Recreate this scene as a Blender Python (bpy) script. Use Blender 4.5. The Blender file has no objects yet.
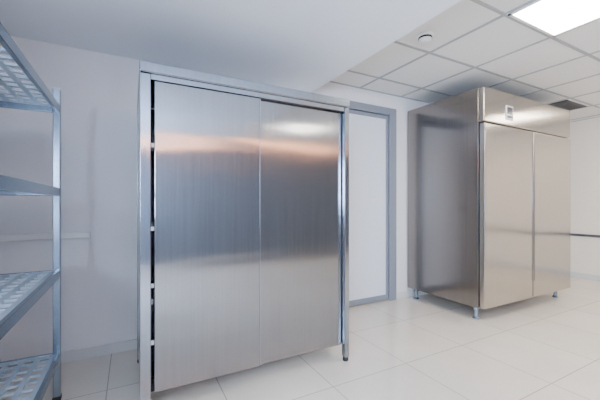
import bpy, bmesh, math
from mathutils import Vector, Matrix

C = bpy.context.scene.collection
F_PX, YAW = 319.0, math.radians(28.05)

# ------------------------------------------------ materials
def mat(name, col, rough=0.5, metal=0.0, bump=0.0, bscale=50, var=0.0, emis=None, estr=0):
    m = bpy.data.materials.new(name); m.use_nodes = True
    nt = m.node_tree; b = nt.nodes['Principled BSDF']
    b.inputs['Base Color'].default_value = (*col, 1)
    b.inputs['Roughness'].default_value = rough
    b.inputs['Metallic'].default_value = metal
    tc = nt.nodes.new('ShaderNodeTexCoord')
    n = nt.nodes.new('ShaderNodeTexNoise'); n.inputs['Scale'].default_value = bscale
    nt.links.new(tc.outputs['Object'], n.inputs['Vector'])
    if var:
        r = nt.nodes.new('ShaderNodeMixRGB'); r.blend_type = 'MIX'
        r.inputs[1].default_value = (*[c*(1-var) for c in col], 1)
        r.inputs[2].default_value = (*[min(1, c*(1+var)) for c in col], 1)
        nt.links.new(n.outputs['Fac'], r.inputs[0]); nt.links.new(r.outputs[0], b.inputs['Base Color'])
    if bump:
        bp = nt.nodes.new('ShaderNodeBump'); bp.inputs['Strength'].default_value = bump
        bp.inputs['Distance'].default_value = 0.002
        nt.links.new(n.outputs['Fac'], bp.inputs['Height']); nt.links.new(bp.outputs[0], b.inputs['Normal'])
    if emis:
        b.inputs['Emission Color'].default_value = (*emis, 1)
        b.inputs['Emission Strength'].default_value = estr
    return m

def steel(name, col, rough=0.27, aniso=0.7, wob=0.25, grain=0.06):
    m = bpy.data.materials.new(name); m.use_nodes = True
    nt = m.node_tree; b = nt.nodes['Principled BSDF']; L = nt.links.new
    b.inputs['Metallic'].default_value = 1
    b.inputs['Anisotropic'].default_value = aniso
    tg = nt.nodes.new('ShaderNodeCombineXYZ')
    tg.inputs[0].default_value = 0.707; tg.inputs[1].default_value = 0.707; tg.inputs[2].default_value = 0
    L(tg.outputs[0], b.inputs['Tangent'])
    tc = nt.nodes.new('ShaderNodeTexCoord')
    mp = nt.nodes.new('ShaderNodeMapping'); mp.inputs['Scale'].default_value = (50, 50, 0.8)
    n = nt.nodes.new('ShaderNodeTexNoise'); n.inputs['Scale'].default_value = 2.0; n.inputs['Detail'].default_value = 5
    L(tc.outputs['Object'], mp.inputs[0]); L(mp.outputs[0], n.inputs['Vector'])
    mr = nt.nodes.new('ShaderNodeMapRange'); mr.inputs[3].default_value = rough-0.05; mr.inputs[4].default_value = rough+0.06
    L(n.outputs['Fac'], mr.inputs[0]); L(mr.outputs[0], b.inputs['Roughness'])
    mx = nt.nodes.new('ShaderNodeMixRGB')
    mx.inputs[1].default_value = (*[c*(1-2*grain) for c in col], 1); mx.inputs[2].default_value = (*[min(1, c*(1+2*grain)) for c in col], 1)
    L(n.outputs['Fac'], mx.inputs[0]); L(mx.outputs[0], b.inputs['Base Color'])
    n2 = nt.nodes.new('ShaderNodeTexNoise'); n2.inputs['Scale'].default_value = 2.4; n2.inputs['Detail'].default_value = 1.0
    mp2 = nt.nodes.new('ShaderNodeMapping'); mp2.inputs['Scale'].default_value = (0.4, 0.4, 2.2)
    L(tc.outputs['Object'], mp2.inputs[0]); L(mp2.outputs[0], n2.inputs['Vector'])
    bp = nt.nodes.new('ShaderNodeBump'); bp.inputs['Strength'].default_value = wob; bp.inputs['Distance'].default_value = 0.02
    L(n2.outputs['Fac'], bp.inputs['Height']); L(bp.outputs[0], b.inputs['Normal'])
    return m

M_wall = mat('painted_wall', (0.80, 0.795, 0.815), 0.6, bump=0.15, bscale=120)
M_wallR = mat('painted_wall_cream', (0.88, 0.80, 0.69), 0.6, bump=0.15, bscale=120)
M_wallF = mat('wall_dark_for_reflections', (0.17, 0.19, 0.22), 0.6, bump=0.15, bscale=120)  # unseen wall coloured dark so the steel picks up darker reflections
M_soffit = mat('painted_soffit', (0.85, 0.89, 0.95), 0.7, bump=0.1, bscale=120)
M_tile = mat('acoustic_tile', (0.81, 0.81, 0.79), 0.9, bump=0.6, bscale=260, var=0.03)
M_grid = mat('ceiling_t_bar', (0.40, 0.41, 0.42), 0.5)
M_base = mat('skirting', (0.66, 0.66, 0.65), 0.4)
M_steel = steel('brushed_steel_cabinet', (0.29, 0.30, 0.32), 0.155, 0.85, 0.16)
M_steelF = steel('brushed_steel_frame', (0.34, 0.37, 0.42), 0.15, wob=0.05)
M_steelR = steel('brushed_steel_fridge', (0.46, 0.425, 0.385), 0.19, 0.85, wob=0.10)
M_steelS = steel('brushed_steel_fridge_shaded', (0.27, 0.25, 0.235), 0.17, 0.85, wob=0.16)  # darker copy of the fridge steel, shade put into the colour
M_dark = mat('dark_gap', (0.02, 0.02, 0.025), 0.6)
M_rubber = mat('black_rubber', (0.02, 0.02, 0.02), 0.6)
M_alu = mat('anodised_aluminium', (0.25, 0.31, 0.38), 0.25, metal=0.9, bump=0.05, bscale=80)
M_plast = mat('shelf_plastic', (0.36, 0.45, 0.55), 0.3)
M_frame = mat('door_frame_grey', (0.24, 0.265, 0.31), 0.4)
M_leaf = mat('door_panel_white', (0.76, 0.80, 0.87), 0.4)
M_white = mat('white_plastic', (0.85, 0.85, 0.84), 0.35)
M_disp = mat('display_black', (0.02, 0.02, 0.03), 0.15)
M_led = mat('light_diffuser', (1, 1, 1), 0.5, emis=(1.0, 0.92, 0.80), estr=27)
M_warm = mat('added_warm_glow', (1, 0.7, 0.4), 0.5, emis=(1.0, 0.44, 0.22), estr=32)  # glow of the added battens, seen as a warm streak in the steel
M_vent = mat('vent_grey', (0.07, 0.07, 0.08), 0.5)

def floor_mat():
    m = bpy.data.materials.new('porcelain_floor_tile'); m.use_nodes = True
    nt = m.node_tree; b = nt.nodes['Principled BSDF']; L = nt.links.new
    tc = nt.nodes.new('ShaderNodeTexCoord')
    mp = nt.nodes.new('ShaderNodeMapping'); mp.inputs['Location'].default_value = (0.12, 0.2, 0)
    L(tc.outputs['Object'], mp.inputs[0])
    br = nt.nodes.new('ShaderNodeTexBrick'); br.offset = 0; br.squash = 1
    br.inputs['Scale'].default_value = 1.0; br.inputs['Brick Width'].default_value = 0.6
    br.inputs['Row Height'].default_value = 0.6; br.inputs['Mortar Size'].default_value = 0.003
    br.inputs['Color1'].default_value = (0.82, 0.745, 0.64, 1); br.inputs['Color2'].default_value = (0.78, 0.71, 0.61, 1)
    br.inputs['Mortar'].default_value = (0.44, 0.39, 0.33, 1)
    L(mp.outputs[0], br.inputs['Vector'])
    n = nt.nodes.new('ShaderNodeTexNoise'); n.inputs['Scale'].default_value = 3; n.inputs['Detail'].default_value = 8
    L(tc.outputs['Object'], n.inputs['Vector'])
    mx = nt.nodes.new('ShaderNodeMixRGB'); mx.blend_type = 'MULTIPLY'; mx.inputs[0].default_value = 0.15
    L(br.outputs['Color'], mx.inputs[1]); L(n.outputs['Fac'], mx.inputs[2]); L(mx.outputs[0], b.inputs['Base Color'])
    b.inputs['Roughness'].default_value = 0.17
    b.inputs['IOR'].default_value = 1.52
    return m
M_floor = floor_mat()

# ------------------------------------------------ helpers
def link(o, parent=None):
    C.objects.link(o)
    if parent: o.parent = parent
    return o
def empty(name):
    e = bpy.data.objects.new(name, None); e.empty_display_size = 0.1; C.objects.link(e); return e
def boxes(name, lst, m, parent=None, bevel=0.0):
    bm = bmesh.new()
    for (a, b) in lst:
        vs = [bm.verts.new((x, y, z)) for x in (a[0], b[0]) for y in (a[1], b[1]) for z in (a[2], b[2])]
        for f in ((0,1,3,2),(4,6,7,5),(0,4,5,1),(2,3,7,6),(0,2,6,4),(1,5,7,3)):
            bm.faces.new([vs[i] for i in f])
    bmesh.ops.recalc_face_normals(bm, faces=bm.faces)
    me = bpy.data.meshes.new(name); bm.to_mesh(me); bm.free(); me.materials.append(m)
    o = bpy.data.objects.new(name, me)
    if bevel:
        md = o.modifiers.new('bev', 'BEVEL'); md.width = bevel; md.segments = 3; md.limit_method = 'ANGLE'
    return link(o, parent)
def box(name, a, b, m, parent=None, bevel=0.0):
    return boxes(name, [(a, b)], m, parent, bevel)
def lathe(name, prof, loc, m, parent=None, seg=32):
    bm = bmesh.new(); rings = []
    for r, z in prof:
        rings.append([bm.verts.new((loc[0]+r*math.cos(2*math.pi*i/seg), loc[1]+r*math.sin(2*math.pi*i/seg), loc[2]+z)) for i in range(seg)])
    for k in range(len(rings)-1):
        for i in range(seg):
            bm.faces.new((rings[k][i], rings[k][(i+1) % seg], rings[k+1][(i+1) % seg], rings[k+1][i]))
    bm.faces.new(rings[0]); bm.faces.new(rings[-1])
    bmesh.ops.recalc_face_normals(bm, faces=bm.faces)
    me = bpy.data.meshes.new(name); bm.to_mesh(me); bm.free(); me.materials.append(m)
    o = bpy.data.objects.new(name, me)
    return link(o, parent)

# ------------------------------------------------ room
XL, XR, YB, YF = -1.0, 5.93, 2.73, -2.6
ZS, ZC = 2.20, 2.35
XS = 1.58
box('floor', (XL-.1, YF-.1, -.1), (XR+.1, YB+.1, 0), M_floor)
DX0, DX1, DZ = 1.70, 2.705, 2.19
boxes('wall_back', [((XL-.1, YB, 0), (DX0, YB+.1, 2.6)), ((DX1, YB, 0), (XR+.1, YB+.1, 2.6)), ((DX0, YB, DZ), (DX1, YB+.1, 2.6)),
                    ((DX0, YB+.09, 0), (DX1, YB+.1, DZ))], M_wall)
# left wall, with an opening for the added, unseen window
WY0, WY1, WZ0, WZ1 = -2.1, -0.3, 0.9, 2.0
boxes('wall_left', [((XL-.1, YF, 0), (XL, WY0, 2.6)), ((XL-.1, WY1, 0), (XL, YB, 2.6)),
                    ((XL-.1, WY0, 0), (XL, WY1, WZ0)), ((XL-.1, WY0, WZ1), (XL, WY1, 2.6))], M_wall)
box('wall_right', (XR, YF, 0), (XR+.1, YB, 2.6), M_wallR)
box('wall_front', (XL-.1, YF-.1, 0), (XR+.1, YF, 2.6), M_wallF)
box('ceiling', (XS, YF, ZC), (XR, YB, ZC+.1), M_tile)
box('ceiling_soffit', (XL, YF, ZS), (XS, YB, ZC+.1), M_soffit)
w = empty('added_window_1')  # unseen window, added to bring cool light to the left side
boxes('frame', [((XL-.07, WY0, WZ0), (XL-.02, WY0+.05, WZ1)), ((XL-.07, WY1-.05, WZ0), (XL-.02, WY1, WZ1)),
                ((XL-.07, -1.23, WZ0), (XL-.02, -1.17, WZ1)),
                ((XL-.07, WY0, WZ0), (XL-.02, WY1, WZ0+.05)), ((XL-.07, WY0, WZ1-.05), (XL-.02, WY1, WZ1))], M_white, w)
# ceiling grid
bars = []
x = XS
while x < XR:
    bars.append(((x-.012, YF, ZC-.005), (x+.012, YB, ZC+.001))); x += .6
y = 1.22
ys = []
while y > YF: ys.append(y); y -= .6
ys += [1.82, 2.42]
for y in ys: bars.append(((XS, y-.012, ZC-.0055), (XR, y+.012, ZC+.001)))
bars.append(((XS, YB-.02, ZC-.006), (XR, YB, ZC+.001))); bars.append(((XR-.02, YF, ZC-.006), (XR, YB, ZC+.001)))
boxes('trim_ceiling_grid', bars, M_grid)
# baseboards
boxes('baseboard_back', [((XL, YB-.012, 0), (DX0-.0, YB, .075)), ((DX1, YB-.012, 0), (XR, YB, .075))], M_base, bevel=.002)
box('baseboard_right', (XR-.012, YF, 0), (XR, YB-.012, .075), M_base, bevel=.002)
box('baseboard_left', (XL, YF, 0), (XL+.012, YB-.012, .075), M_base, bevel=.002)
# wall bumper rails
box('trim_bumper_rail_right', (XR-.025, YF+.3, .62), (XR, YB-.1, .655), M_vent, bevel=.004)
box('trim_cable_trunking', (XL, YB-.02, .86), (-.25, YB, .90), M_white, bevel=.003)

# ceiling panels
def panel(x0, y0):
    e = empty('ceiling_light_panel')
    boxes('frame', [((x0+.012, y0+.012, ZC-.012), (x0+.03, y0+.588, ZC)), ((x0+.57, y0+.012, ZC-.012), (x0+.588, y0+.588, ZC)),
                    ((x0+.012, y0+.012, ZC-.012), (x0+.588, y0+.03, ZC)), ((x0+.012, y0+.57, ZC-.012), (x0+.588, y0+.588, ZC))], M_white, e)
    box('diffuser', (x0+.03, y0+.03, ZC-.008), (x0+.57, y0+.57, ZC-.001), M_led, e)
for px, py in ((2.18, .62), (4.58, .62), (2.18, -1.18), (4.58, -1.18)): panel(px, py)
# unseen battens behind the camera, added for the warm reflected band on the doors
for nm, bx0, bx1, bz in (('added_warm_batten', -.6, 1.45, ZS), ('added_warm_linear', 1.75, 4.2, ZC)):
    e = empty(nm)
    box('housing', (bx0, -2.46, bz-.03), (bx1, -2.34, bz), M_white, e, .005)
    box('tube', (bx0+.02, -2.43, bz-.06), (bx1-.02, -2.37, bz-.031), M_warm, e, .01)

# smoke detector
e = empty('smoke_detector')
lathe('base', [(.060, 0), (.060, -.014), (.054, -.018)], (1.93, 1.65, ZC), M_white, e)
lathe('sensor_head', [(.048, -.018), (.046, -.034), (.032, -.046), (.012, -.050)], (1.93, 1.65, ZC), M_white, e)
lathe('slot_ring', [(.0485, -.018), (.0492, -.030)], (1.93, 1.65, ZC), M_dark, e)
# vent
e = empty('air_vent_grille')
vx0, vx1, vy0, vy1 = 4.62, 5.14, 1.87, 2.37
boxes('frame', [((vx0, vy0, ZC-.012), (vx0+.03, vy1, ZC)), ((vx1-.03, vy0, ZC-.012), (vx1, vy1, ZC)),
                ((vx0, vy0, ZC-.012), (vx1, vy0+.03, ZC)), ((vx0, vy1-.03, ZC-.012), (vx1, vy1, ZC))], M_vent, e)
boxes('louvres', [((vx0+.03, vy0+.04+i*.03, ZC-.011), (vx1-.03, vy0+.052+i*.03, ZC-.002)) for i in range(14)], M_vent, e)
box('duct_back', (vx0+.03, vy0+.03, ZC-.002), (vx1-.03, vy1-.03, ZC-.0005), M_dark, e)

# ------------------------------------------------ door
e = empty('door_1')
boxes('frame', [((DX0, YB-.015, 0), (DX0+.09, YB+.08, DZ)), ((DX1-.10, YB-.015, 0), (DX1, YB+.08, DZ)),
                ((DX0+.09, YB-.015, DZ-.08), (DX1-.10, YB+.08, DZ))], M_frame, e, .003)
lx0, lx1 = DX0+.095, DX1-.105
boxes('leaf_stiles', [((lx0, YB+.01, .01), (lx0+.05, YB+.05, DZ-.085)), ((lx1-.03, YB+.01, .01), (lx1, YB+.05, DZ-.085)),
                      ((lx0+.05, YB+.01, .01), (lx1-.03, YB+.05, .07)), ((lx0+.05, YB+.01, DZ-.125), (lx1-.03, YB+.05, DZ-.085))], M_frame, e, .002)
box('leaf_panel', (lx0+.05, YB+.018, .07), (lx1-.03, YB+.042, DZ-.125), M_leaf, e)
boxes('handle', [((lx0+.01, YB-.005, .96), (lx0+.045, YB+.01, 1.12)), ((lx0+.015, YB-.045, 1.03), (lx0+.035, YB-.004, 1.05)),
                 ((lx0+.015, YB-.055, 1.03), (lx0+.14, YB-.04, 1.05))], M_alu, e, .003)

# ------------------------------------------------ sliding door cabinet
e = empty('sliding_door_cabinet')
cx0, cx1, cy0, cy1, cz = .044, 1.355, 1.81, 2.50, 1.83
pw = .05
boxes('corner_posts', [((cx0, cy0, .03), (cx0+pw, cy0+.04, cz-.06)), ((cx1-.035, cy0, .03), (cx1, cy0+.04, cz-.06)),
                       ((cx0, cy1-.04, .03), (cx0+.04, cy1, cz-.06)), ((cx1-.04, cy1-.04, .03), (cx1, cy1, cz-.06))], M_steelF, e, .003)
boxes('side_panels', [((cx0+.004, cy0+.04, .10), (cx0+.02, cy1-.04, cz-.06)), ((cx1-.02, cy0+.04, .10), (cx1-.004, cy1-.04, cz-.06))], M_steelF, e)
box('back_panel', (cx0+.04, cy1-.02, .10), (cx1-.04, cy1-.005, cz-.06), M_steelF, e)
box('top_panel', (cx0-.002, cy0-.006, cz-.055), (cx1+.002, cy1, cz), M_steelF, e, .006)
box('top_rail', (cx0+pw, cy0+.008, cz-.085), (cx1-.035, cy0+.07, cz-.055), M_steelF, e, .002)
boxes('shelf_decks', [((cx0+.02, cy0+.11, z), (cx1-.02, cy1-.02, z+.03)) for z in (.13, .55, .97, 1.39)], M_steelF, e)
box('bottom_rail', (cx0+pw, cy0+.06, .10), (cx1-.035, cy0+.11, .14), M_dark, e)  # rail coloured near black for the shade in the gap under the doors
boxes('side_gap_shade', [((cx0+.021, cy0+.041, .14), (cx0+.055, cy0+.10, cz-.09)), ((cx1-.05, cy0+.041, .14), (cx1-.021, cy0+.10, cz-.09))], M_dark, e)  # near-black blocks standing in for shade in the gaps beside the doors
mid = .690
box('sliding_door_left', (cx0+.068, cy0+.012, .115), (mid+.012, cy0+.034, cz-.088), M_steel, e, .004)
box('sliding_door_right', (mid-.03, cy0+.040, .110), (cx1-.040, cy0+.062, cz-.088), M_steel, e, .004)
box('door_edge_pull', (mid+.003, cy0+.008, .12), (mid+.010, cy0+.013, cz-.095), M_steelF, e, .002)
boxes('shelf_clips', [((cx0+.052, cy0+.03, z), (cx0+.067, cy0+.045, z+.02)) for z in (.36, .66, .96, 1.4)], M_white, e)
for i, (fx, fy) in enumerate(((cx0+.025, cy0+.02), (cx1-.018, cy0+.02), (cx0+.02, cy1-.02), (cx1-.02, cy1-.02))):
    lathe('foot_%d' % (i+1), [(.017, 0), (.02, .004), (.02, .02), (.014, .032)], (fx, fy, 0), M_rubber, e, 20)

# ------------------------------------------------ double door fridge
e = empty('double_door_refrigerator')
fx0, fx1, fy0, fy1 = 2.875, 4.52, 1.79, 2.715
fz0, fz1 = .12, 2.19
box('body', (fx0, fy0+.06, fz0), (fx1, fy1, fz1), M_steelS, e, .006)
box('control_panel', (fx0+.002, fy0+.005, 1.865), (fx1-.002, fy0+.06, fz1-.002), M_steelR, e, .012)
fm = 3.71
box('door_left', (fx0+.004, fy0, fz0+.005), (fm-.008, fy0+.052, 1.855), M_steelR, e, .010)
box('door_right', (fm+.008, fy0, fz0+.005), (fx1-.004, fy0+.052, 1.855), M_steelR, e, .010)
boxes('gaskets', [((fx0+.02, fy0+.050, fz0+.02), (fx1-.02, fy0+.0605, 1.87)), ((fm-.009, fy0+.02, fz0+.01), (fm+.009, fy0+.055, 1.86))], M_dark, e)
boxes('door_grips', [((fm-.026, fy0-.003, .3), (fm-.014, fy0+.004, 1.75)), ((fm+.014, fy0-.003, .3), (fm+.026, fy0+.004, 1.75))], M_steelS, e, .002)
box('controller_bezel', (3.22, fy0-.001, 1.92), (3.34, fy0+.01, 2.06), M_white, e, .004)
box('controller_display', (3.235, fy0-.004, 1.98), (3.325, fy0+.001, 2.045), M_disp, e, .002)
boxes('controller_buttons', [((3.237+i*.024, fy0-.004, 1.94), (3.252+i*.024, fy0, 1.96)) for i in range(4)], M_vent, e)
for i, (lx, ly) in enumerate(((fx0+.06, fy0+.12), (fx1-.08, fy0+.12), (fx0+.06, fy1-.08), (fx1-.08, fy1-.08))):
    lathe('leg_%d' % (i+1), [(.03, 0), (.032, .006), (.026, .014), (.019, .02), (.019, .085), (.028, .09), (.028, .121)], (lx, ly, 0), M_alu, e, 24)

# ------------------------------------------------ shelving rack
e = empty('shelving_rack')
sx1, sx0, sy1, sy0 = -.345, -.86, 2.24, .62
pz = 1.745
posts = []
for px in (sx1-.034, sx0):
    for py in (sy1-.034, sy0):
        posts.append(((px, py, .02), (px+.034, py+.034, pz)))
boxes('posts', posts, M_alu, e, .004)
boxes('post_caps', [((a[0]-.001, a[1]-.001, pz), (b[0]+.001, b[1]+.001, pz+.006)) for a, b in posts], M_white, e)
boxes('post_feet', [((a[0]-.002, a[1]-.002, 0), (b[0]+.002, b[1]+.002, .022)) for a, b in posts], M_rubber, e)
for k, z in enumerate((.265, .73, 1.19, 1.655)):
    h = .045
    boxes('shelf_frame_%d' % (k+1), [
        ((sx1-.020, sy0+.034, z-h), (sx1-.002, sy1-.034, z)), ((sx0+.002, sy0+.034, z-h), (sx0+.020, sy1-.034, z)),
        ((sx0+.034, sy1-.022, z-h), (sx1-.034, sy1-.004, z)), ((sx0+.034, sy0+.004, z-h), (sx1-.034, sy0+.022, z))], M_alu, e, .003)
    # slotted deck
    bm = bmesh.new()
    def cuts(a, b, bar, slot):
        n = max(1, int(round((b-a-bar)/(bar+slot)))); s = (b-a-bar*(n+1))/n
        out = [a]; flags = []
        for i in range(n):
            out.append(out[-1]+bar); flags.append(0); out.append(out[-1]+s); flags.append(1)
        out.append(b); flags.append(0); return out, flags
    xs, fxl = cuts(sx0+.02, sx1-.02, .022, .046)
    yy, fyl = cuts(sy0+.022, sy1-.022, .022, .050)
    V = {}
    def v(i, j):
        if (i, j) not in V: V[(i, j)] = bm.verts.new((xs[i], yy[j], z-.003))
        return V[(i, j)]
    for i in range(len(xs)-1):
        for j in range(len(yy)-1):
            if fxl[i] and fyl[j]: continue
            bm.faces.new((v(i, j), v(i+1, j), v(i+1, j+1), v(i, j+1)))
    me = bpy.data.meshes.new('deck'); bm.to_mesh(me); bm.free(); me.materials.append(M_plast)
    o = link(bpy.data.objects.new('slotted_deck_%d' % (k+1), me), e)
    md = o.modifiers.new('s', 'SOLIDIFY'); md.thickness = .010; md.offset = -1

# ------------------------------------------------ lights
def area(name, loc, rot, sx, sy, power, col):
    l = bpy.data.lights.new(name, 'AREA'); l.shape = 'RECTANGLE'; l.size = sx; l.size_y = sy
    l.energy = power; l.color = col
    o = bpy.data.objects.new(name, l); o.location = loc; o.rotation_euler = rot; C.objects.link(o); return o
area('added_window_fill', (XL-.2, -1.2, 1.45), (0, -math.pi/2, 0), 1.3, 2.0, 500, (.58, .74, 1.0))  # blue lamp behind the added window, brightens soffit and left wall
W = bpy.data.worlds.new('World'); bpy.context.scene.world = W; W.use_nodes = True
W.node_tree.nodes['Background'].inputs[0].default_value = (.6, .75, 1, 1)
W.node_tree.nodes['Background'].inputs[1].default_value = 1.5

# ------------------------------------------------ camera
cd = bpy.data.cameras.new('camera'); cam = bpy.data.objects.new('camera', cd); C.objects.link(cam)
cd.sensor_width = 36; cd.lens = F_PX*36/600
cd.shift_y = 4/600
cam.location = (0, 0, 1.1); cam.rotation_euler = (math.pi/2, 0, -YAW)
cd.clip_start = .02
bpy.context.scene.camera = cam
